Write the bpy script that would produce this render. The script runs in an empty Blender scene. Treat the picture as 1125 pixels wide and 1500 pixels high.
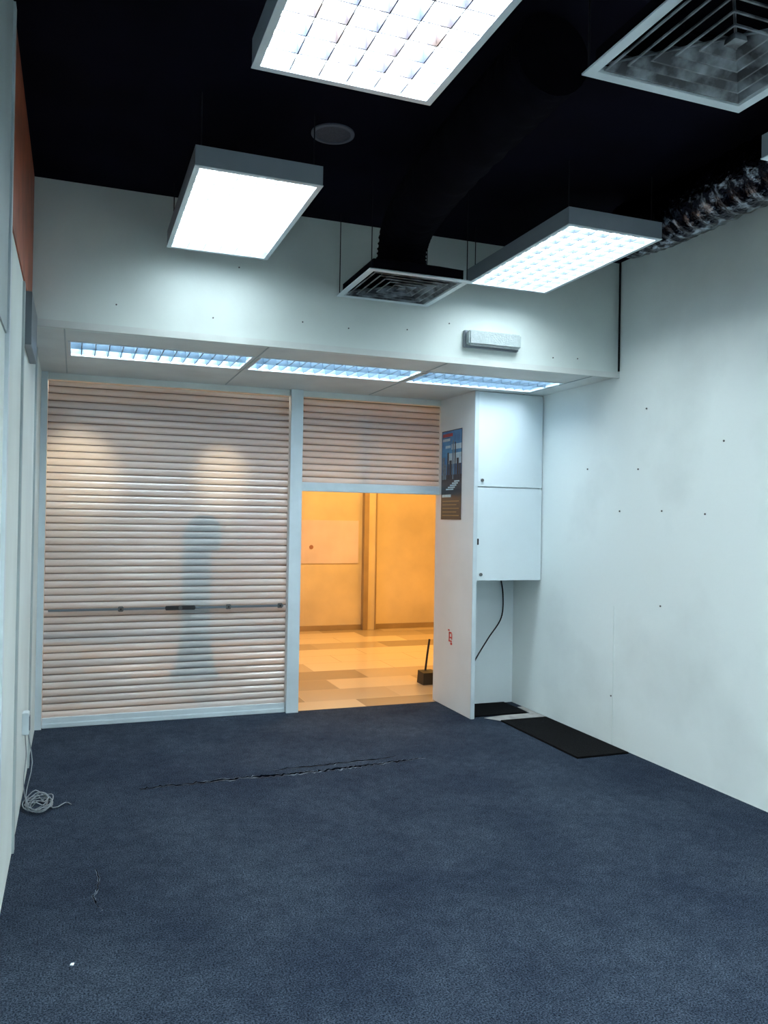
import bpy, bmesh, math, random
from mathutils import Vector, Matrix
random.seed(4)
S = bpy.context.scene
COL = S.collection
try:
    S.view_settings.view_transform = 'Standard'
except Exception:
    pass

# ------------------------------------------------------------------ materials
def new_mat(name):
    m = bpy.data.materials.new(name); m.use_nodes = True
    nt = m.node_tree
    return m, nt, nt.nodes['Principled BSDF']

def mat(name, col, rough=0.5, metal=0.0, var=0.0, vscale=3.0, bump=0.0, bscale=60.0, col2=None, spec=0.5, lo=0.35, hi=0.65):
    m, nt, b = new_mat(name)
    b.inputs['Base Color'].default_value = (*col, 1)
    b.inputs['Roughness'].default_value = rough
    b.inputs['Metallic'].default_value = metal
    b.inputs['Specular IOR Level'].default_value = spec
    tc = nt.nodes.new('ShaderNodeTexCoord')
    if var > 0 or col2:
        n = nt.nodes.new('ShaderNodeTexNoise'); n.inputs['Scale'].default_value = vscale
        n.inputs['Detail'].default_value = 6
        nt.links.new(tc.outputs['Object'], n.inputs['Vector'])
        r = nt.nodes.new('ShaderNodeValToRGB')
        c2 = col2 if col2 else tuple(c * (1 - var) for c in col)
        r.color_ramp.elements[0].position = lo; r.color_ramp.elements[0].color = (*c2, 1)
        r.color_ramp.elements[1].position = hi; r.color_ramp.elements[1].color = (*col, 1)
        nt.links.new(n.outputs['Fac'], r.inputs['Fac'])
        nt.links.new(r.outputs['Color'], b.inputs['Base Color'])
    if bump > 0:
        n2 = nt.nodes.new('ShaderNodeTexNoise'); n2.inputs['Scale'].default_value = bscale
        n2.inputs['Detail'].default_value = 4
        nt.links.new(tc.outputs['Object'], n2.inputs['Vector'])
        bp = nt.nodes.new('ShaderNodeBump'); bp.inputs['Strength'].default_value = bump
        bp.inputs['Distance'].default_value = 0.01
        nt.links.new(n2.outputs['Fac'], bp.inputs['Height'])
        nt.links.new(bp.outputs['Normal'], b.inputs['Normal'])
    return m

def emat(name, col, strength):
    m, nt, b = new_mat(name)
    b.inputs['Base Color'].default_value = (0.8, 0.8, 0.8, 1)
    b.inputs['Emission Color'].default_value = (*col, 1)
    b.inputs['Emission Strength'].default_value = strength
    return m

def carpet_mat():
    m, nt, b = new_mat('carpet')
    b.inputs['Roughness'].default_value = 1.0
    b.inputs['Specular IOR Level'].default_value = 0.08
    tc = nt.nodes.new('ShaderNodeTexCoord')
    def noise(s, d, r=0.5):
        n = nt.nodes.new('ShaderNodeTexNoise'); n.inputs['Scale'].default_value = s; n.inputs['Detail'].default_value = d
        n.inputs['Roughness'].default_value = r
        nt.links.new(tc.outputs['Object'], n.inputs['Vector']); return n
    def ramp(n, p0, c0, p1, c1):
        r = nt.nodes.new('ShaderNodeValToRGB')
        r.color_ramp.elements[0].position = p0; r.color_ramp.elements[0].color = (*c0, 1)
        r.color_ramp.elements[1].position = p1; r.color_ramp.elements[1].color = (*c1, 1)
        nt.links.new(n.outputs['Fac'], r.inputs['Fac']); return r
    fine = noise(150, 4, 0.8); mid = noise(16, 9, 0.8); big = noise(1.4, 8, 0.62)
    r = ramp(fine, 0.41, (0.002, 0.005, 0.013), 0.61, (0.055, 0.074, 0.112))
    r1 = ramp(mid, 0.38, (0.70, 0.71, 0.74), 0.66, (1.26, 1.26, 1.20))
    r2 = ramp(big, 0.34, (0.66, 0.69, 0.74), 0.66, (1.34, 1.30, 1.20))
    def mul(a, c):
        mx = nt.nodes.new('ShaderNodeMix'); mx.data_type = 'RGBA'; mx.blend_type = 'MULTIPLY'; mx.inputs[0].default_value = 1
        nt.links.new(a, mx.inputs[6]); nt.links.new(c, mx.inputs[7]); return mx.outputs[2]
    c = mul(mul(r.outputs['Color'], r1.outputs['Color']), r2.outputs['Color'])
    nt.links.new(c, b.inputs['Base Color'])
    bp = nt.nodes.new('ShaderNodeBump'); bp.inputs['Strength'].default_value = 0.9; bp.inputs['Distance'].default_value = 0.005
    nt.links.new(fine.outputs['Fac'], bp.inputs['Height']); nt.links.new(bp.outputs['Normal'], b.inputs['Normal'])
    return m

def tile_mat():
    m, nt, b = new_mat('corridor_tiles')
    b.inputs['Roughness'].default_value = 0.22
    tc = nt.nodes.new('ShaderNodeTexCoord')
    mp = nt.nodes.new('ShaderNodeMapping'); mp.inputs['Location'].default_value = (0.15, 0.25, 0)
    br = nt.nodes.new('ShaderNodeTexBrick')
    br.inputs['Color1'].default_value = (0.82, 0.66, 0.44, 1)
    br.inputs['Color2'].default_value = (0.06, 0.035, 0.02, 1)
    br.inputs['Mortar'].default_value = (0.5, 0.4, 0.28, 1)
    br.inputs['Scale'].default_value = 1.0
    br.inputs['Brick Width'].default_value = 0.9
    br.inputs['Row Height'].default_value = 0.45
    br.inputs['Mortar Size'].default_value = 0.004
    br.inputs['Bias'].default_value = -0.28
    nt.links.new(tc.outputs['Object'], mp.inputs['Vector'])
    nt.links.new(mp.outputs['Vector'], br.inputs['Vector'])
    nt.links.new(br.outputs['Color'], b.inputs['Base Color'])
    return m

def shutter_mat():
    m, nt, b = new_mat('shutter_slats')
    b.inputs['Roughness'].default_value = 0.32
    b.inputs['Metallic'].default_value = 0.1
    b.inputs['Coat Weight'].default_value = 0.5
    b.inputs['Coat Roughness'].default_value = 0.10
    tc = nt.nodes.new('ShaderNodeTexCoord')
    n = nt.nodes.new('ShaderNodeTexNoise'); n.inputs['Scale'].default_value = 2.0; n.inputs['Detail'].default_value = 3
    mp = nt.nodes.new('ShaderNodeMapping'); mp.inputs['Scale'].default_value = (0.7, 1, 6)
    nt.links.new(tc.outputs['Object'], mp.inputs['Vector']); nt.links.new(mp.outputs['Vector'], n.inputs['Vector'])
    r = nt.nodes.new('ShaderNodeValToRGB')
    r.color_ramp.elements[0].position = 0.3; r.color_ramp.elements[0].color = (0.52, 0.51, 0.51, 1)
    r.color_ramp.elements[1].position = 0.7; r.color_ramp.elements[1].color = (0.68, 0.665, 0.66, 1)
    nt.links.new(n.outputs['Fac'], r.inputs['Fac']); nt.links.new(r.outputs['Color'], b.inputs['Base Color'])
    tr = nt.nodes.new('ShaderNodeBsdfTransparent')   # fine perforation
    mx = nt.nodes.new('ShaderNodeMixShader'); mx.inputs[0].default_value = 0.22
    out = nt.nodes['Material Output']
    nt.links.new(b.outputs[0], mx.inputs[1]); nt.links.new(tr.outputs[0], mx.inputs[2])
    nt.links.new(mx.outputs[0], out.inputs['Surface'])
    return m

M = dict(
    wall=mat('painted_wall', (0.76, 0.825, 0.80), 0.55, var=0.10, vscale=1.6, bump=0.08, bscale=25, lo=0.35, hi=0.6),
    wallr=mat('painted_wall_scuffed', (0.86, 0.915, 0.90), 0.5, var=0.13, vscale=1.1, bump=0.08, bscale=20, lo=0.30, hi=0.50),
    walld=mat('grey_wall_panel', (0.42, 0.49, 0.50), 0.5, var=0.12, vscale=2),
    soffit=mat('soffit_paint', (0.75, 0.78, 0.76), 0.5, var=0.12, vscale=3),
    white=mat('white_laminate', (0.78, 0.86, 0.89), 0.3, var=0.05, vscale=2),
    pillar=mat('pillar_panel', (0.80, 0.80, 0.80), 0.45, var=0.06, vscale=2.5),
    trimw=mat('white_aluminium', (0.68, 0.76, 0.80), 0.35, metal=0.2, var=0.1, vscale=5),
    grey=mat('grey_metal', (0.15, 0.175, 0.20), 0.4, metal=0.3, var=0.1, vscale=8),
    groove=mat('shutter_joint', (0.20, 0.18, 0.175), 0.5, var=0.2, vscale=8),
    housing=mat('lamp_housing_paint', (0.22, 0.25, 0.29), 0.4, var=0.08, vscale=6),
    brown=mat('red_brown_wood', (0.42, 0.10, 0.042), 0.5, var=0.45, vscale=5),
    black=mat('black_ceiling_paint', (0.0052, 0.0045, 0.0115), 0.95, var=0.5, vscale=2, spec=0.05),
    duct=mat('black_duct', (0.0032, 0.0029, 0.0058), 0.95, var=0.4, vscale=12, bump=0.4, bscale=15, spec=0.03),
    silver=mat('foil_painted_glints', (0.34, 0.38, 0.44), 0.2, metal=1.0, col2=(0.010, 0.011, 0.018), vscale=20, bump=1.0, bscale=36, lo=0.50, hi=0.66),  # silver flecks on near-black put the foil's glints into the colour
    diff=mat('diffuser_blades', (0.22, 0.25, 0.28), 0.4, metal=0.2, col2=(0.02, 0.024, 0.032), vscale=9, lo=0.42, hi=0.62),
    blackm=mat('black_metal', (0.012, 0.012, 0.014), 0.5, var=0.2),
    rubber=mat('black_rubber', (0.005, 0.005, 0.006), 0.95, bump=0.6, bscale=120, var=0.4, vscale=50, spec=0.08),
    wire=mat('wire', (0.010, 0.010, 0.013), 0.7, var=0.1, spec=0.2),
    cable=mat('grey_cable', (0.24, 0.27, 0.30), 0.5, var=0.3, vscale=20),
    lou_d=mat('louver_dark', (0.048, 0.070, 0.13), 0.5, col2=(0.075, 0.044, 0.036), vscale=6),
    lou_m=mat('louver_mid', (0.15, 0.19, 0.24), 0.4, var=0.1),
    lou_w=mat('louver_white', (0.8, 0.85, 0.9), 0.4, var=0.05),
    lou_s=mat('louver_silver', (0.17, 0.25, 0.33), 0.35, metal=0.3, var=0.1),
    prism=mat('frosted_acrylic', (0.42, 0.48, 0.49), 0.3, var=0.15, vscale=30, bump=0.4, bscale=90),
    patch=mat('bare_cement', (0.42, 0.40, 0.38), 0.8, var=0.4, vscale=9),
    cwall=mat('corridor_marble', (0.80, 0.66, 0.46), 0.35, var=0.26, vscale=1.0),
    cdark=mat('corridor_dark_trim', (0.40, 0.28, 0.16), 0.4, var=0.2),
    csign=mat('sign_glass', (0.74, 0.62, 0.66), 0.15, var=0.1),
    cred=mat('emblem_red', (0.36, 0.17, 0.12), 0.4, var=0.1),
    blue=mat('silhouette_blue', (0.05, 0.12, 0.17), 0.4, var=0.3),
    red=mat('sticker_red', (0.65, 0.05, 0.04), 0.5, var=0.1),
    seam=mat('carpet_backing_edge', (0.12, 0.145, 0.18), 1.0, col2=(0.012, 0.016, 0.028), vscale=9, lo=0.46, hi=0.60),
    gap=mat('carpet_gap', (0.002, 0.003, 0.006), 1.0, var=0.3, spec=0.0),
    scr=mat('screw_grey', (0.12, 0.12, 0.12), 0.4, metal=0.6, var=0.1),
    p_sky=mat('poster_sky', (0.07, 0.33, 0.62), 0.3, col2=(0.02, 0.10, 0.30), vscale=6),
    p_hi=mat('poster_pale', (0.55, 0.72, 0.80), 0.3, var=0.2, vscale=20),
    p_dk=mat('poster_dark', (0.012, 0.016, 0.03), 0.3, var=0.3, vscale=20),
    p_gr=mat('poster_grey', (0.16, 0.24, 0.32), 0.3, var=0.4, vscale=30),
    p_ye=mat('poster_ochre', (0.22, 0.18, 0.09), 0.4, var=0.2),
    p_rd=mat('poster_red', (0.45, 0.05, 0.06), 0.4, var=0.2),
    carpet=carpet_mat(), tile=tile_mat(), shutter=shutter_mat(),
    e_main=emat('tube_light_panel', (0.82, 0.96, 1.0), 16),
    e_left=emat('tube_light_panel_soft', (0.82, 0.96, 1.0), 8.5),
    e_top=emat('tube_light_panel_bright', (0.82, 0.96, 1.0), 50),
    e_sof=emat('tube_light_soffit', (0.80, 0.94, 1.0), 21),
)

# ------------------------------------------------------------------ mesh builder
class MB:
    def __init__(s): s.v = []; s.f = []; s.m = []; s.mats = []; s.sm = []
    def mi(s, m):
        if m not in s.mats: s.mats.append(m)
        return s.mats.index(m)
    def add(s, vs, fs, m, smooth=False):
        o = len(s.v); i = s.mi(m)
        s.v += [Vector(v) for v in vs]
        for f in fs: s.f.append([o + k for k in f]); s.m.append(i); s.sm.append(smooth)
    def box(s, x0, x1, y0, y1, z0, z1, m, bev=0.0):
        if bev <= 0:
            vs = [(x0,y0,z0),(x1,y0,z0),(x1,y1,z0),(x0,y1,z0),(x0,y0,z1),(x1,y0,z1),(x1,y1,z1),(x0,y1,z1)]
            fs = [(0,3,2,1),(4,5,6,7),(0,1,5,4),(1,2,6,5),(2,3,7,6),(3,0,4,7)]
            s.add(vs, fs, m)
        else:
            bm = bmesh.new()
            bmesh.ops.create_cube(bm, size=1)
            for v in bm.verts:
                v.co = Vector(((x0+x1)/2 + v.co.x*(x1-x0), (y0+y1)/2 + v.co.y*(y1-y0), (z0+z1)/2 + v.co.z*(z1-z0)))
            bmesh.ops.bevel(bm, geom=bm.edges[:], offset=bev, segments=2, affect='EDGES')
            bm.verts.index_update()
            s.add([v.co.copy() for v in bm.verts], [[v.index for v in f.verts] for f in bm.faces], m)
            bm.free()
    def cyl(s, c, axis, r, h, m, n=24, r2=None, smooth=True):
        c = Vector(c); a = Vector(axis).normalized()
        q = a.to_track_quat('Z', 'Y'); r2 = r if r2 is None else r2
        vs = []
        for k, (rr, hh) in enumerate(((r, 0), (r2, h))):
            for i in range(n):
                t = 2*math.pi*i/n
                vs.append(c + q @ Vector((rr*math.cos(t), rr*math.sin(t), hh)))
        s.add(vs, [(i, (i+1) % n, n+(i+1) % n, n+i) for i in range(n)], m, smooth)
        s.add(vs[:n], [tuple(reversed(range(n)))], m); s.add(vs[n:], [tuple(range(n))], m)
    def tube(s, pts, r, m, n=10, cap=True):
        pts = [Vector(p) for p in pts]
        rf = r if callable(r) else (lambda i: r)
        vs = []; prev = None
        for i, p in enumerate(pts):
            t = (pts[min(i+1, len(pts)-1)] - pts[max(i-1, 0)]).normalized()
            if prev is None:
                ref = Vector((0, 0, 1)) if abs(t.z) < 0.9 else Vector((1, 0, 0))
                a = t.cross(ref).normalized()
            else:
                a = (prev - t*prev.dot(t)).normalized()
            prev = a; b = t.cross(a)
            for k in range(n):
                w = 2*math.pi*k/n
                vs.append(p + (a*math.cos(w) + b*math.sin(w))*rf(i))
        fs = []
        for i in range(len(pts)-1):
            for k in range(n):
                fs.append((i*n+k, i*n+(k+1) % n, (i+1)*n+(k+1) % n, (i+1)*n+k))
        s.add(vs, fs, m, True)
        if cap:
            s.add(vs[:n], [tuple(range(n))], m); s.add(vs[-n:], [tuple(range(n))], m)
    def build(s, name, parent=None, origin=None, **props):
        if parent is not None: org = Vector(parent['_loc'])
        elif origin is not None: org = Vector(origin)
        else:
            xs = [v.x for v in s.v]; ys = [v.y for v in s.v]; zs = [v.z for v in s.v]
            org = Vector(((min(xs)+max(xs))/2, (min(ys)+max(ys))/2, min(zs)))
        me = bpy.data.meshes.new(name)
        me.from_pydata([v - org for v in s.v], [], s.f)
        for m in s.mats: me.materials.append(m)
        for i, p in enumerate(me.polygons): p.material_index = s.m[i]; p.use_smooth = s.sm[i]
        me.update()
        o = bpy.data.objects.new(name, me); COL.objects.link(o)
        if parent is not None: o.parent = parent
        else: o.location = org
        for k, v in props.items(): o[k] = v
        return o

def thing(name, loc, label, category, **props):
    e = bpy.data.objects.new(name, None); COL.objects.link(e)
    e.location = loc; e['_loc'] = tuple(loc); e['label'] = label; e['category'] = category
    e.empty_display_size = 0.1
    for k, v in props.items(): e[k] = v
    return e

def sbox(name, dims, m, **kw):
    b = MB(); b.box(*dims, m); return b.build(name, kind='structure', **kw)

def catmull(P, n=8):
    P = [Vector(p) for p in P]; Q = [P[0]] + P + [P[-1]]; out = []
    for i in range(1, len(Q)-2):
        for k in range(n):
            t = k/n; a, b, c, d = Q[i-1], Q[i], Q[i+1], Q[i+2]
            out.append(0.5*((2*b) + (-a+c)*t + (2*a-5*b+4*c-d)*t*t + (-a+3*b-3*c+d)*t**3))
    out.append(P[-1]); return out

# ------------------------------------------------------------------ dimensions
XL, XR = -0.25, 3.64
YB, YS = 4.95, 6.60      # bulkhead face, shutter plane
HS, HC = 2.645, 3.466    # soffit height, ceiling height
YN = -3.0

# ------------------------------------------------------------------ room shell
sbox('floor', (XL-0.1, XR+0.1, YN-0.1, YS, -0.1, 0), M['carpet'])
sbox('ceiling', (XL-0.1, XR+0.1, YN-0.1, YB+0.1, HC, HC+0.1), M['black'])
sbox('wall_right', (XR, XR+0.1, YN, YS+0.1, 0, HC), M['wallr'])
YP = 3.35
b = MB()
b.box(XL-0.1, XL, YN, YP, 0, HC, M['wall'])
b.box(XL-0.1, XL, YP, YS+0.1, 0, 2.70, M['wall'])
b.box(XL-0.1, XL, YB, YS+0.1, 2.70, HC, M['wall'])
b.build('wall_left', kind='structure')
sbox('wall_back', (XL-0.1, XR+0.1, YN-0.1, YN, 0, HC), M['wall'])
sbox('wall_far', (XL, XR, YB, YB+0.08, HS+0.0, HC), M['wall'])
sbox('trim_1', (XL, XR, YB-0.022, YB, HS-0.010, HS+0.030), M['soffit'])
LX = [(-0.06, 1.085), (1.115, 2.295), (2.325, 3.44)]
LY0, LY1 = 5.33, 5.82
b = MB()
b.box(XL, XR, YB+0.08, LY0, HS, HS+0.02, M['soffit'])
b.box(XL, XR, LY1, YS+0.1, HS, HS+0.02, M['soffit'])
xs = [XL] + [v for p in LX for v in p] + [XR]
for i in range(0, len(xs), 2): b.box(xs[i], xs[i+1], LY0, LY1, HS, HS+0.02, M['soffit'])
b.build('ceiling_soffit', kind='structure')
for k, x in enumerate((-0.075, 1.10, 2.31, 3.45)):
    sbox('trim_%d' % (13+k), (x-0.004, x+0.004, YB+0.02, 6.55, HS-0.004, HS), M['walld'])
sbox('trim_2', (XL-0.06, XL+0.006, YP, YB, 2.70, HC), M['brown'])
sbox('trim_3', (XL, XL+0.014, YP-0.07, YP-0.015, 0.0, HC-0.001), M['trimw'])
sbox('trim_10', (XL, XL+0.004, YP-0.015, YP+0.012, 0.0, HC-0.001), M['blackm'])
sbox('trim_11', (XL, XL+0.006, 1.0, YP-0.075, 2.25, HC-0.001), M['walld'])
sbox('trim_12', (XL, XL+0.010, 4.22, 4.28, 0.0, 2.69), M['walld'])
b = MB(); b.box(XL, XL+0.035, 4.36, YB-0.02, 2.42, 2.68, M['grey'], 0.002)
b.build('trunking_box', label='dark grey metal trunking box fixed to the side wall', category='trunking box')
sbox('baseboard_left', (XL, XL+0.012, 1.0, YP-0.09, 0, 0.09), M['trimw'])
sbox('trim_4', (XL, XL+0.01, 5.6, 5.66, 0.0, 2.64), M['walld'])
sbox('trim_5', (1.64, 1.74, YS-0.05, YS+0.06, 0, HS), M['trimw'])
sbox('trim_6', (XL, -0.205, YS-0.04, YS+0.06, 0, HS), M['trimw'])
sbox('trim_7', (XL, XR, YS-0.005, YS+0.1, HS-0.05, HS), M['soffit'])
sbox('trim_8', (XR-0.003, XR, YB-0.003, YB+0.003, 0.0, 1.0), M['wall'])
sbox('wall_recess', (3.03, XR, 6.40, 6.60, 0, HS), M['white'])

# ------------------------------------------------------------------ corridor outside
sbox('floor_corridor', (-4, 9, YS, 11.3, -0.1, -0.002), M['tile'])
sbox('wall_corridor', (-4, 9, 11.2, 11.3, 0, 3.0), M['cwall'])
sbox('ceiling_corridor', (-4, 9, YS+0.1, 11.3, 3.0, 3.1), M['cwall'])
sbox('wall_corridor_left', (-4.1, -4, YS, 11.3, 0, 3.0), M['cwall'])
sbox('wall_corridor_right', (9, 9.1, YS, 11.3, 0, 3.0), M['cwall'])
sbox('wall_shopfront', (XR, 9, YS, YS+0.1, 0, 3.0), M['cwall'])
sbox('wall_shopfront_left', (-4, XL-0.1, YS, YS+0.1, 0, 3.0), M['cwall'])
sbox('wall_shopfront_top', (XL-0.1, XR, YS+0.1, YS+0.15, HS, 3.0), M['cwall'])
b = MB(); b.box(3.88, 3.95, 11.1, 11.2, 0, 3.0, M['cdark']); b.box(3.95, 4.06, 11.12, 11.2, 0, 3.0, M['cwall'])
b.box(4.06, 4.075, 11.10, 11.2, 0, 3.0, M['cdark'])
b.build('trim_9', kind='structure')
sbox('baseboard_corridor', (-4, 9, 11.185, 11.2, 0, 0.07), M['cdark'])
e = thing('wall_sign', (2.96, 11.185, 0.95), 'pinkish glass sign panel on the corridor wall', 'wall sign')
b = MB(); b.box(2.1, 3.82, 11.185, 11.2, 0.95, 1.56, M['csign']); b.build('panel', e)
b = MB(); b.cyl((3.12, 11.185, 1.18), (0, -1, 0), 0.03, 0.006, M['cred'], 16); b.build('emblem', e)

def area(name, loc, sx, sy, power, col):
    l = bpy.data.lights.new(name, 'AREA'); l.shape = 'RECTANGLE'; l.size = sx; l.size_y = sy
    l.energy = power; l.color = col
    o = bpy.data.objects.new(name, l); COL.objects.link(o); o.location = loc
    return o
area('corridor_lamp', (4.3, 9.4, 2.97), 2.0, 1.0, 84, (1.0, 0.54, 0.11))
area('corridor_lamp', (0.2, 9.4, 2.97), 2.2, 1.0, 52, (1.0, 0.86, 0.72))
area('corridor_lamp', (6.8, 9.2, 2.97), 1.5, 1.0, 44, (1.0, 0.50, 0.09))
area('corridor_lamp', (3.0, 7.6, 2.97), 0.8, 0.4, 18, (1.0, 0.60, 0.24))
def spot(loc, tgt, power, ang=38, col=(1.0, 0.88, 0.74)):
    l = bpy.data.lights.new('corridor_spot', 'SPOT'); l.energy = power; l.color = col
    l.spot_size = math.radians(ang); l.spot_blend = 1.0; l.shadow_soft_size = 0.05
    o = bpy.data.objects.new('corridor_spot', l); COL.objects.link(o); o.location = loc
    o.rotation_euler = (Vector(tgt)-Vector(loc)).to_track_quat('-Z', 'Y').to_euler()
spot((0.0, 9.7, 2.95), (0.0, 11.2, 2.1), 330, 46)
spot((1.85, 9.9, 2.95), (1.85, 11.2, 2.15), 240, 36)
spot((3.5, 9.2, 2.95), (3.5, 11.2, 1.5), 110, 50, (1.0, 0.60, 0.18))

e = thing('silhouette_stand', (1.12, 8.33, 0), 'dark blue upright stand on a flared base, added for the figure-like shape behind the slats', 'stand-in shape')  # added stand-in for the blue-grey figure-like shape seen in the shutter
b = MB(); b.box(0.92, 1.36, 8.2, 8.46, 0, 0.05, M['blue'], 0.01)
b.add([(0.95,8.25,0.05),(1.33,8.25,0.05),(1.33,8.41,0.05),(0.95,8.41,0.05),(1.02,8.29,0.5),(1.27,8.29,0.5),(1.27,8.37,0.5),(1.02,8.37,0.5)],
      [(0,1,5,4),(1,2,6,5),(2,3,7,6),(3,0,4,7)], M['blue'])
b.build('base', e)
b = MB(); b.box(1.01, 1.28, 8.29, 8.37, 0.5, 1.25, M['blue'], 0.006); b.build('post', e)
b = MB()
hx = [(1.02,1.25),(1.36,1.25),(1.38,1.38),(1.36,1.52),(1.28,1.60),(1.14,1.60),(1.05,1.52),(1.0,1.38)]
b.add([(x,8.28,z) for x,z in hx]+[(x,8.38,z) for x,z in hx], [tuple(range(8)), tuple(range(15,7,-1))]+[(i,(i+1)%8,8+(i+1)%8,8+i) for i in range(8)], M['blue'])
b.build('stand_head', e)

e = thing('dustpan', (3.26, 7.36, 0), 'black upright-handled dustpan standing on the corridor tiles', 'dustpan')
b = MB()
b.add([(3.17,7.28,0),(3.33,7.28,0),(3.33,7.44,0),(3.17,7.44,0),(3.18,7.30,0.11),(3.32,7.30,0.11),(3.32,7.44,0.12),(3.18,7.44,0.12)],
      [(0,1,2,3),(4,5,6,7),(1,2,6,5),(2,3,7,6),(3,0,4,7),(0,1,5,4)], M['blackm'])
b.build('pan', e)
b = MB(); b.tube([(3.25,7.42,0.11),(3.27,7.42,0.28),(3.29,7.42,0.42)], 0.011, M['blackm'], 8); b.build('handle', e)

# ------------------------------------------------------------------ roller shutters
def shutter(x0, x1, z0, z1, label, lock):
    e = thing('roller_shutter', ((x0+x1)/2, YS, z0), label, 'roller shutter')
    y = YS + 0.02; pitch = 0.054
    b = MB(); zz = z0 + 0.07
    prof = []
    while zz < z1 + 0.04:
        for t, d, g in ((0, 0.0, 0), (0.06, -0.005, 0), (0.2, -0.009, 0), (0.42, -0.0105, 0), (0.62, -0.0095, 0), (0.80, -0.006, 0), (0.87, 0.000, 1), (0.92, 0.002, 1), (0.98, 0.002, 1)):
            prof.append((y + d, zz + t*pitch, g))
        zz += pitch
    prof = [p for p in prof if p[1] <= z1]
    vs = []
    for (py, pz, g) in prof: vs += [(x0+0.002, py, pz), (x1-0.002, py, pz)]
    F0 = [(2*i, 2*i+1, 2*i+3, 2*i+2) for i in range(len(prof)-1)]
    b.add(vs, F0, M['shutter'])
    gi = b.mi(M['groove'])
    for i in range(len(prof)-1):
        if prof[i][2]: b.m[i] = gi
    b.build('slat_curtain', e)
    b = MB(); b.box(x0+0.002, x1-0.002, YS-0.012, YS+0.03, z0, z0+0.035, M['trimw'], 0.004)
    b.box(x0+0.002, x1-0.002, YS-0.004, YS+0.028, z0+0.035, z0+0.075, M['trimw'], 0.003)
    b.build('bottom_bar', e)
    if lock:
        b = MB(); b.box(x0+0.03, x1-0.03, YS-0.018, YS+0.0, 0.864, 0.882, M['grey'], 0.003)
        b.build('locking_bar', e)
        b = MB(); b.box(0.67, 0.90, YS-0.030, YS-0.014, 0.858, 0.892, M['blackm'], 0.005)
        b.cyl((0.785, YS-0.03, 0.875), (0, -1, 0), 0.014, 0.012, M['scr'], 16)
        b.build('lock', e)
        for xx in (0.34, 1.16, 1.58):
            b = MB(); b.box(xx-0.02, xx+0.02, YS-0.026, YS-0.014, 0.855, 0.895, M['scr'], 0.004)
            b.cyl((xx, YS-0.026, 0.875), (0, -1, 0), 0.008, 0.008, M['blackm'], 12)
            b.build('latch', e)
    return e
shutter(-0.205, 1.64, 0.0, HS-0.05, 'closed beige slatted metal roller shutter with locking bar', True)
shutter(1.74, 3.0, 1.815, HS-0.05, 'half-raised beige slatted roller shutter over the open doorway', False)

# ------------------------------------------------------------------ pillar panel + cabinets
e = thing('pillar_panel', (3.015, 6.27, 0), 'tall off-white side panel beside the doorway', 'panel')
b = MB(); b.box(3.0, 3.03, 5.94, YS+0.08, 0, HS, M['pillar'], 0.002); b.build('panel_board', e)
b = MB(); b.box(2.998, 3.034, 5.928, 5.94, 0, HS-0.001, M['trimw'], 0.002); b.build('edge_trim', e)

e = thing('wall_cabinet', (3.335, 6.17, 1.108), 'white two-door wall cabinet between panel and side wall', 'cabinet')
b = MB()
b.box(3.03, 3.048, 5.96, 6.40, 1.108, HS-0.002, M['white']); b.box(XR-0.02, XR-0.002, 5.96, 6.40, 1.108, HS-0.002, M['white'])
b.box(3.048, XR-0.02, 5.96, 6.40, 1.108, 1.126, M['white']); b.box(3.048, XR-0.02, 5.96, 6.40, HS-0.02, HS-0.002, M['white'])
b.box(3.048, XR-0.02, 5.97, 6.40, 1.86, 1.878, M['white']); b.box(3.048, XR-0.02, 6.38, 6.40, 1.126, HS-0.02, M['white'])
b.build('body', e)
for (z0, z1) in ((1.110, 1.864), (1.872, HS-0.006)):
    b = MB(); b.box(3.036, XR-0.006, 5.94, 5.958, z0, z1, M['white'], 0.002)
    d = b.build('door', e)
    k = MB(); k.cyl((3.075, 5.94, z0+0.05), (0, -1, 0), 0.013, 0.010, M['scr'], 16)
    ko = k.build('lock', e); ko.parent = d
b = MB(); b.box(3.036, 3.052, 5.934, 5.945, 1.40, 1.45, M['blackm'], 0.002); b.build('latch', e)

# poster on side of panel
b = MB()
Y0, Y1, Z0, Z1 = 6.56, 6.16, 1.60, 2.365
def pq(s0, s1, t0, t1, m, k):
    x = 2.9985 - 0.0006*k
    ya, yb = Y0 + (Y1-Y0)*s0, Y0 + (Y1-Y0)*s1; za, zb = Z0 + (Z1-Z0)*t0, Z0 + (Z1-Z0)*t1
    b.box(x-0.0006, x+0.0006, min(ya, yb), max(ya, yb), za, zb, M[m])
pq(0, 1, 0, 1, 'p_dk', 0)
pq(0.02, 0.98, 0.50, 0.99, 'p_sky', 1)
pq(0.3, 0.98, 0.62, 0.74, 'p_hi', 2); pq(0.5, 0.98, 0.78, 0.84, 'p_hi', 2)
for (s0, s1, h) in ((0.05,0.16,0.70),(0.17,0.25,0.62),(0.3,0.37,0.75),(0.40,0.52,0.66),(0.55,0.61,0.88),(0.66,0.71,0.86),(0.76,0.86,0.68),(0.88,0.96,0.62)):
    pq(s0, s1, 0.45, h, 'p_gr' if int(s0*100) % 2 else 'p_dk', 3)
pq(0.06, 0.55, 0.93, 0.965, 'p_rd', 3); pq(0.06, 0.42, 0.88, 0.91, 'p_hi', 3); pq(0.2, 0.45, 0.80, 0.83, 'p_hi', 3)
for i in range(5): pq(0.25+0.1*i, 0.62+0.07*i, 0.33+0.022*i, 0.345+0.022*i, 'p_hi', 3)
pq(0.02, 0.98, 0.0, 0.24, 'p_dk', 2)
for i in range(5): pq(0.08, 0.9-0.12*(i % 2), 0.04+0.04*i, 0.050+0.04*i, 'p_ye', 3)
pq(0.06, 0.5, 0.25, 0.28, 'p_hi', 4)
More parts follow.
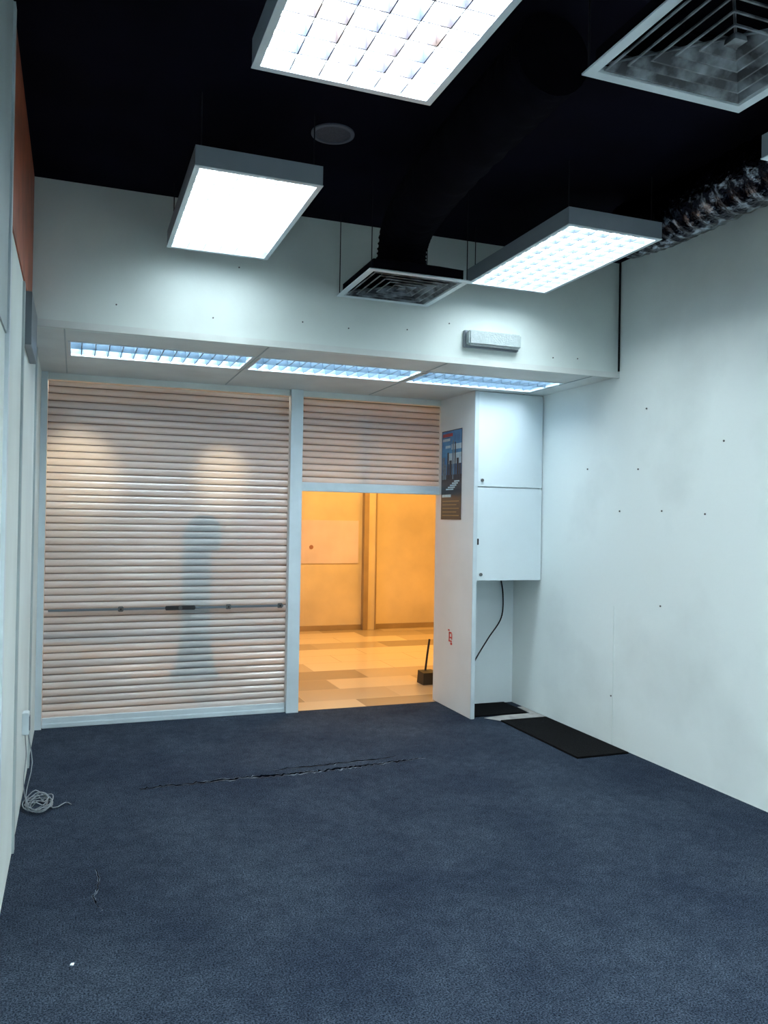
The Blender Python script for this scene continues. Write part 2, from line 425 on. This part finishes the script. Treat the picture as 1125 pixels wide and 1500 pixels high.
b.build('poster', label='dark city skyline poster taped to the side panel', category='poster')

b = MB()
for (dy, dz, w, h) in ((0,0.03,0.05,0.012),(0.02,0,0.014,0.07),(-0.01,-0.01,0.05,0.012),(-0.03,0.0,0.012,0.05),(0.0,-0.04,0.06,0.012),(0.03,0.05,0.03,0.012),(-0.02,-0.06,0.03,0.02)):
    b.box(2.997, 2.9995, 6.33+dy-w/2, 6.33+dy+w/2, 0.61+dz-h/2, 0.61+dz+h/2, M['red'])
b.build('wall_sticker', label='torn red paper sticker on the side panel', category='sticker')

# ------------------------------------------------------------------ floor mats etc
b = MB(); b.box(3.20, 3.62, 4.73, 5.80, 0.0, 0.012, M['rubber'], 0.004)
b.build('floor_mat', label='black rubber floor mat against the white wall', category='mat')
b = MB(); b.box(3.06, 3.55, 5.98, 6.38, 0.0, 0.012, M['rubber'], 0.004)
b.build('floor_mat', label='small dark mat under the wall cabinet', category='mat')
b = MB()
pts = [(3.20,5.81),(3.63,5.81),(3.63,6.2),(3.58,6.2),(3.57,5.97),(3.3,5.97),(3.12,5.93)]
b.add([(x, y, 0.003) for x, y in pts], [tuple(range(len(pts)))], M['patch'])
b.build('floor_patch', kind='structure')
b = MB()
b.tube(catmull([(3.50,6.385,1.107),(3.52,6.37,0.95),(3.50,6.36,0.75),(3.36,6.33,0.58),(3.22,6.28,0.42),(3.10,6.15,0.33),(3.036,6.02,0.30)], 8), 0.006, M['wire'], 8)
b.build('power_cable', label='thin black cable hanging below the wall cabinet', category='cable')

# carpet seam tear: frayed edge with a dark gap in it
random.seed(11)
def ragged(name, P, n, wmax, wob, label, cat, dark=0.9):
    pts = catmull([(*p, 0.002) for p in P], n); N = len(pts)-1
    b = MB(); vs = []; vg = []
    q = Vector((0, 1, 0)) if abs(P[-1][0]-P[0][0]) > abs(P[-1][1]-P[0][1]) else Vector((1, 0, 0))
    for i, c0 in enumerate(pts):
        env = 0.35+0.65*math.sin(math.pi*i/N)
        c = c0 + q*random.uniform(-wob, wob)
        w = wmax*(0.25 + 0.75*random.random())*env
        g = w*random.uniform(0.35, 1.0)*dark
        vs += [c - q*w/2, c + q*w/2]
        c = c + q*random.uniform(-0.1, 0.15)*w + Vector((0, 0, 0.0012))
        vg += [c - q*g/2, c + q*g/2]
    F = [(2*i, 2*i+2, 2*i+3, 2*i+1) for i in range(N)]
    b.add(vs, F, M['seam']); b.add(vg, F, M['gap'])
    b.build(name, label=label, category=cat)
ragged('carpet_seam', [(0.38, 4.98), (0.9, 5.0), (1.4, 4.99), (1.8, 5.02), (2.22, 5.06)], 30, 0.075, 0.016, 'ragged open seam in the dark blue carpet', 'carpet seam', 0.75)
ragged('carpet_seam', [(1.2, 5.10), (1.6, 5.11), (2.05, 5.14)], 20, 0.04, 0.012, 'frayed dark edge beside the open carpet seam', 'carpet seam', 0.8)
ragged('carpet_scratch', [(0.135, 3.50), (0.10, 3.62), (0.125, 3.75), (0.115, 3.92)], 8, 0.018, 0.005, 'short frayed scratch in the blue carpet', 'carpet scratch', 0.6)
b = MB(); b.add([(0.012,3.115,0.001),(0.024,3.11,0.001),(0.028,3.125,0.003),(0.016,3.13,0.001),(0.020,3.12,0.006)], [(0,1,4),(1,2,4),(2,3,4),(3,0,4),(0,1,2,3)], M['lou_w'])
b.build('paper_scrap', label='tiny white paper scrap on the carpet', category='paper scrap')

# cable bundle + socket on left wall
e = thing('wall_socket', (XL+0.02, 4.95, 0.38), 'small grey socket box on the white side wall', 'socket')
b = MB(); b.box(XL, XL+0.035, 4.90, 4.98, 0.38, 0.50, M['trimw'], 0.004); b.build('body', e)
b = MB(); b.box(XL+0.035, XL+0.04, 4.915, 4.965, 0.40, 0.48, M['grey'], 0.002); b.build('face_plate', e)
b = MB()
random.seed(21)
P = [(XL+0.03, 4.93, 0.38), (XL+0.055, 4.93, 0.22), (XL+0.03, 4.90, 0.08), (XL+0.03, 4.86, 0.02)]
cx, cy = -0.158, 4.84
for k in range(9*8):
    t = k/9*2*math.pi; r = 0.056 + 0.018*math.sin(k*0.53) + 0.010*random.random()
    P.append((cx + 0.012*math.sin(k*0.21) + r*math.cos(t+2.4), cy + 0.02*math.cos(k*0.17) + r*math.sin(t+2.4)*1.7, 0.007 + 0.05*abs(math.sin(k*0.31))*random.random() + 0.012*(k/81)))
P += [(-0.08, 4.78, 0.01), (-0.02, 4.86, 0.006), (0.01, 4.82, 0.006)]
b.tube(catmull(P, 3), 0.003, M['cable'], 6)
b.tube(catmull([(XL+0.012, 4.97, 0.38), (XL+0.02, 4.99, 0.25), (XL+0.012, 4.94, 0.12), (XL+0.03, 4.9, 0.02), (XL+0.08, 4.90, 0.01)], 6), 0.0028, M['cable'], 6)
b.build('cable_coil', label='tangled loose grey cable on the carpet by the wall', category='cable')

for (y, z) in ((4.05,1.66),(4.45,1.68),(4.7,1.97),(4.62,2.38),(4.45,1.05),(4.9,1.68),(3.9,2.1),(4.97,0.35),(5.3,2.0)):
    b = MB(); b.cyl((XR, y, z), (-1, 0, 0), 0.006, 0.005, M['scr'], 10)
    b.build('wall_screw', label='small grey screw head in a white painted wall', category='screw', group='screws in the walls')
for (x, z) in ((0.2,2.80),(0.75,2.78),(1.3,2.81),(1.6,2.80),(2.0,2.83),(3.1,2.74),(3.3,2.75),(0.9,3.1),(2.3,2.9)):
    b = MB(); b.cyl((x, YB, z), (0, -1, 0), 0.0045, 0.004, M['scr'], 10)
    b.build('wall_screw', label='small grey screw head in a white painted wall', category='screw', group='screws in the walls')

# ------------------------------------------------------------------ lamps
def pendant(x0, x1, y0, y1, z, lou, label, ncx=6, ncy=12, bh=0.022, em='e_main'):
    h = 0.085; t = 0.022
    e = thing('ceiling_light', ((x0+x1)/2, (y0+y1)/2, z), label, 'ceiling light', group='suspended tube light panels')
    b = MB()
    b.box(x0, x0+0.004, y0, y1, z, z+h, M['housing']); b.box(x1-0.004, x1, y0, y1, z, z+h, M['housing'])
    b.box(x0+0.004, x1-0.004, y0, y0+0.004, z, z+h, M['housing']); b.box(x0+0.004, x1-0.004, y1-0.004, y1, z, z+h, M['housing'])
    b.box(x0, x1, y0, y1, z+h, z+h+0.003, M['housing'])
    b.build('housing', e)
    b = MB()
    b.box(x0-0.002, x0+t, y0-0.002, y1+0.002, z-0.004, z-0.0003, M['trimw']); b.box(x1-t, x1+0.002, y0-0.002, y1+0.002, z-0.004, z-0.0003, M['trimw'])
    b.box(x0+t, x1-t, y0-0.002, y0+t, z-0.004, z-0.0003, M['trimw']); b.box(x0+t, x1-t, y1-t, y1+0.002, z-0.004, z-0.0003, M['trimw'])
    b.build('frame', e)
    a0, a1, c0, c1 = x0+t, x1-t, y0+t, y1-t
    b = MB(); w = 0.002 if lou != 'lou_w' else 0.0015
    for i in range(1, ncx):
        x = a0 + (a1-a0)*i/ncx; b.box(x-w, x+w, c0, c1, z+0.002, z+0.002+bh, M[lou])
    for i in range(1, ncy):
        y = c0 + (c1-c0)*i/ncy; b.box(a0, a1, y-w, y+w, z+0.003, z+0.001+bh, M[lou])
    b.build('louver', e)
    b = MB(); b.box(x0+0.005, x1-0.005, y0+0.005, y1-0.005, z+0.050, z+0.054, M[em]); b.build('lamp_panel', e)
    for (wx, wy) in ((x0+0.03, y0+0.05), (x1-0.03, y0+0.05), (x0+0.03, y1-0.05), (x1-0.03, y1-0.05)):
        b = MB(); b.cyl((wx, wy, z+h+0.003), (0, 0, 1), 0.003, HC-z-h-0.003, M['wire'], 8); b.build('suspension_wire', e)
    return e
pendant(0.46, 1.035, 3.62, 4.79, 3.12, 'lou_w', 'suspended rectangular tube light panel near the end wall, glowing white', em='e_left')
pendant(2.33, 2.91, 3.59, 4.75, 3.12, 'lou_m', 'suspended rectangular tube light panel beside the foil duct')
pendant(0.49, 1.095, 1.33, 2.54, 3.00, 'lou_d', 'large suspended light panel with clearly visible louver cells', 6, 12, 0.044, 'e_top')
pendant(2.43, 3.03, 1.25, 2.43, 3.00, 'lou_m', 'suspended rectangular tube light panel', em='e_top')
pendant(0.49, 1.095, -1.9, -0.7, 3.05, 'lou_m', 'suspended rectangular tube light panel', em='e_top')
pendant(2.33, 2.91, -1.9, -0.7, 3.05, 'lou_m', 'suspended rectangular tube light panel', em='e_top')

# recessed lamps in soffit
for (x0, x1) in LX:
    e = thing('recessed_light', ((x0+x1)/2, (LY0+LY1)/2, HS), 'recessed tube light with silver cross louvers in the soffit', 'recessed light', group='recessed soffit lights')
    b = MB(); t = 0.016; g = 0.001
    b.box(x0+g, x0+t, LY0+g, LY1-g, HS-0.004, HS+0.01, M['trimw']); b.box(x1-t, x1-g, LY0+g, LY1-g, HS-0.004, HS+0.01, M['trimw'])
    b.box(x0+t, x1-t, LY0+g, LY0+t, HS-0.004, HS+0.01, M['trimw']); b.box(x0+t, x1-t, LY1-t, LY1-g, HS-0.004, HS+0.01, M['trimw'])
    b.box(x0+g, x0+t, LY0+g, LY1-g, HS+0.01, HS+0.11, M['lou_s']); b.box(x1-t, x1-g, LY0+g, LY1-g, HS+0.01, HS+0.11, M['lou_s'])
    b.box(x0+t, x1-t, LY0+g, LY0+t, HS+0.01, HS+0.11, M['lou_s']); b.box(x0+t, x1-t, LY1-t, LY1-g, HS+0.01, HS+0.11, M['lou_s'])
    b.build('frame', e)
    b = MB(); b.box(x0+t, x1-t, LY0+t, LY1-t, HS+0.09, HS+0.095, M['e_sof']); b.build('lamp_panel', e)
    b = MB(); n = 14; hb = 0.055
    for i in range(1, n):
        x = x0 + (x1-x0)*i/n
        b.add([(x-0.012, LY0+t, HS+hb), (x+0.012, LY0+t, HS+hb), (x+0.003, LY0+t, HS+0.004), (x-0.003, LY0+t, HS+0.004),
               (x-0.012, LY1-t, HS+hb), (x+0.012, LY1-t, HS+hb), (x+0.003, LY1-t, HS+0.004), (x-0.003, LY1-t, HS+0.004)],
              [(0,3,7,4),(1,5,6,2),(3,2,6,7),(0,4,5,1)], M['lou_s'])
    for y in (LY0+0.245,):
        b.add([(x0+t, y-0.015, HS+0.05), (x0+t, y+0.015, HS+0.05), (x0+t, y, HS-0.001), (x1-t, y-0.015, HS+0.05), (x1-t, y+0.015, HS+0.05), (x1-t, y, HS-0.001)],
              [(0,2,5,3),(1,4,5,2),(0,3,4,1)], M['lou_s'])
    b.build('louver', e)

# ------------------------------------------------------------------ speaker
e = thing('ceiling_speaker', (1.138, 3.82, HC), 'round dark speaker grille in the black ceiling', 'speaker')
b = MB()
n = 40; vs = []
for r, z in ((0.105, 0), (0.105, -0.008), (0.088, -0.010), (0.086, -0.004)):
    for i in range(n): vs.append((1.138 + r*math.cos(i*2*math.pi/n), 3.82 + r*math.sin(i*2*math.pi/n), HC + z))
b.add(vs, [(k*n+i, k*n+(i+1) % n, (k+1)*n+(i+1) % n, (k+1)*n+i) for k in range(3) for i in range(n)], mat('speaker_rim', (0.10, 0.11, 0.15), 0.5, var=0.1))
b.build('rim', e)
b = MB(); b.cyl((1.138, 3.82, HC-0.0045), (0, 0, 1), 0.086, 0.003, mat('speaker_mesh', (0.05, 0.055, 0.08), 0.6, var=0.4, vscale=120), 40)
b.build('grille', e)

# ------------------------------------------------------------------ air diffusers
def diffuser(x0, y0, sz, z, label, duct_pts):
    cx, cy = x0+sz/2, y0+sz/2; H = sz/2
    e = thing('air_diffuser', (cx, cy, z), label, 'air conditioning diffuser')
    b = MB()
    def ring(a, za, c, zc, m):
        vs = []
        for s, zz in ((a, za), (c, zc)):
            vs += [(cx-s, cy-s, zz), (cx+s, cy-s, zz), (cx+s, cy+s, zz), (cx-s, cy+s, zz)]
        b.add(vs, [(i, (i+1) % 4, 4+(i+1) % 4, 4+i) for i in range(4)], m)
    ring(H, z+0.006, H, z, M['trimw']); ring(H, z, H-0.034, z, M['trimw']); ring(H-0.034, z, H-0.040, z+0.02, M['trimw']); ring(H, z+0.006, H-0.036, z+0.02, M['trimw'])
    b.build('frame', e)
    b = MB(); a = H-0.048
    while a > 0.05:
        ring(a, z+0.004, a, z-0.001, M['diff']); ring(a, z-0.001, a-0.006, z-0.001, M['diff'])
        ring(a-0.006, z-0.001, a-0.040, z+0.036, M['diff'])
        a -= 0.047
    b.add([(cx-a, cy-a, z), (cx+a, cy-a, z), (cx+a, cy+a, z), (cx-a, cy+a, z)], [(0,1,2,3)], M['diff'])
    ring(a, z, a-0.003, z+0.02, M['diff'])
    for sx, sy in ((1, 1), (1, -1)):
        L = H-0.04
        b.tube([(cx-sx*L, cy-sy*L, z+0.02), (cx+sx*L, cy+sy*L, z+0.02)], 0.004, M['diff'], 6)
    b.build('blades', e)
    b = MB(); p = H-0.03
    vs = [(cx-p, cy-p, z+0.02), (cx+p, cy-p, z+0.02), (cx+p, cy+p, z+0.02), (cx-p, cy+p, z+0.02),
          (cx-p, cy-p, z+0.07), (cx+p, cy-p, z+0.07), (cx+p, cy+p, z+0.07), (cx-p, cy+p, z+0.07),
          (cx-0.17, cy-0.17, z+0.11), (cx+0.17, cy-0.17, z+0.11), (cx+0.17, cy+0.17, z+0.11), (cx-0.17, cy+0.17, z+0.11)]
    b.add(vs, [(k+i, k+(i+1) % 4, k+4+(i+1) % 4, k+4+i) for k in (0, 4) for i in range(4)] + [(8, 9, 10, 11)], M['duct'])
    b.build('plenum', e)
    for sx in (-1, 1):
        for sy in (-1, 1):
            b = MB(); b.cyl((cx+sx*(H-0.015), cy+sy*(H-0.015), z+0.008), (0, 0, 1), 0.003, HC-z-0.008, M['wire'], 8); b.build('suspension_wire', e)
    pts = catmull(duct_pts, 14)
    b = MB(); b.tube(pts, lambda i: 0.145 + 0.006*(1 if i % 3 == 0 else -0.3), M['duct'], 24)
    b.build('flexible_duct', e, label='matt black flexible duct')
diffuser(1.48, 4.22, 0.61, 2.96, 'square air diffuser with black flexible duct before the end wall',
         [(1.785, 4.525, 3.071), (1.785, 4.525, 3.15), (1.78, 4.46, 3.26), (1.74, 4.2, 3.305), (1.66, 3.6, 3.305), (1.62, 2.9, 3.305), (1.61, 2.6, 3.31)])
diffuser(1.42, 1.52, 0.61, 2.96, 'square air diffuser with dusty concentric blades and white frame',
         [(1.725, 1.825, 3.071), (1.725, 1.82, 3.15), (1.75, 1.72, 3.26), (1.85, 1.4, 3.305), (1.95, 0.8, 3.305), (1.95, 0.0, 3.305)])

# silver flexible duct
pts = catmull([(3.25, 1.6, 3.30), (3.14, 2.4, 3.30), (3.06, 2.9, 3.295), (3.05, 3.4, 3.295), (3.04, 3.75, 3.295), (3.0, 4.0, 3.305)], 22)
b = MB()
random.seed(2)
b.tube(pts, lambda i: 0.155 + 0.006*math.sin(i*1.6) + random.uniform(-0.003, 0.003), M['silver'], 28)
b.build('foil_duct', label='crumpled foil flexible duct under the ceiling, glints painted silver on black', category='air duct')

# ------------------------------------------------------------------ emergency light
e = thing('emergency_light', (2.605, YB-0.04, 2.75), 'small rectangular emergency light with frosted cover on the wall', 'emergency light')
b = MB(); b.box(2.40, 2.81, YB-0.03, YB, 2.75, 2.862, M['housing'], 0.004); b.build('body', e)
b = MB(); b.box(2.41, 2.80, YB-0.085, YB-0.03, 2.758, 2.854, M['prism'], 0.01); b.build('cover', e)

b = MB(); b.cyl((XR-0.012, YB-0.03, HS+0.036), (0, 0, 1), 0.007, HC-HS-0.036, M['wire'], 8)
b.build('corner_cable', label='thin black cable running up the wall corner', category='cable')

# ------------------------------------------------------------------ world + camera
w = bpy.data.worlds.new('World'); S.world = w; w.use_nodes = True
w.node_tree.nodes['Background'].inputs[0].default_value = (0.3, 0.4, 0.6, 1)
w.node_tree.nodes['Background'].inputs[1].default_value = 0.05

for o in list(bpy.data.objects):
    if '_loc' in o: del o['_loc']

cam = bpy.data.cameras.new('Camera'); co = bpy.data.objects.new('Camera', cam); COL.objects.link(co)
cam.sensor_width = 36; cam.lens = 1204/1500*36; cam.clip_start = 0.05
R = Matrix.Rotation(math.radians(-20.6), 4, 'Z') @ Matrix.Rotation(math.radians(90.45), 4, 'X') @ Matrix.Rotation(math.radians(0.957), 4, 'Z')
co.matrix_world = Matrix.Translation((0, 0, 1.6)) @ R
S.camera = co
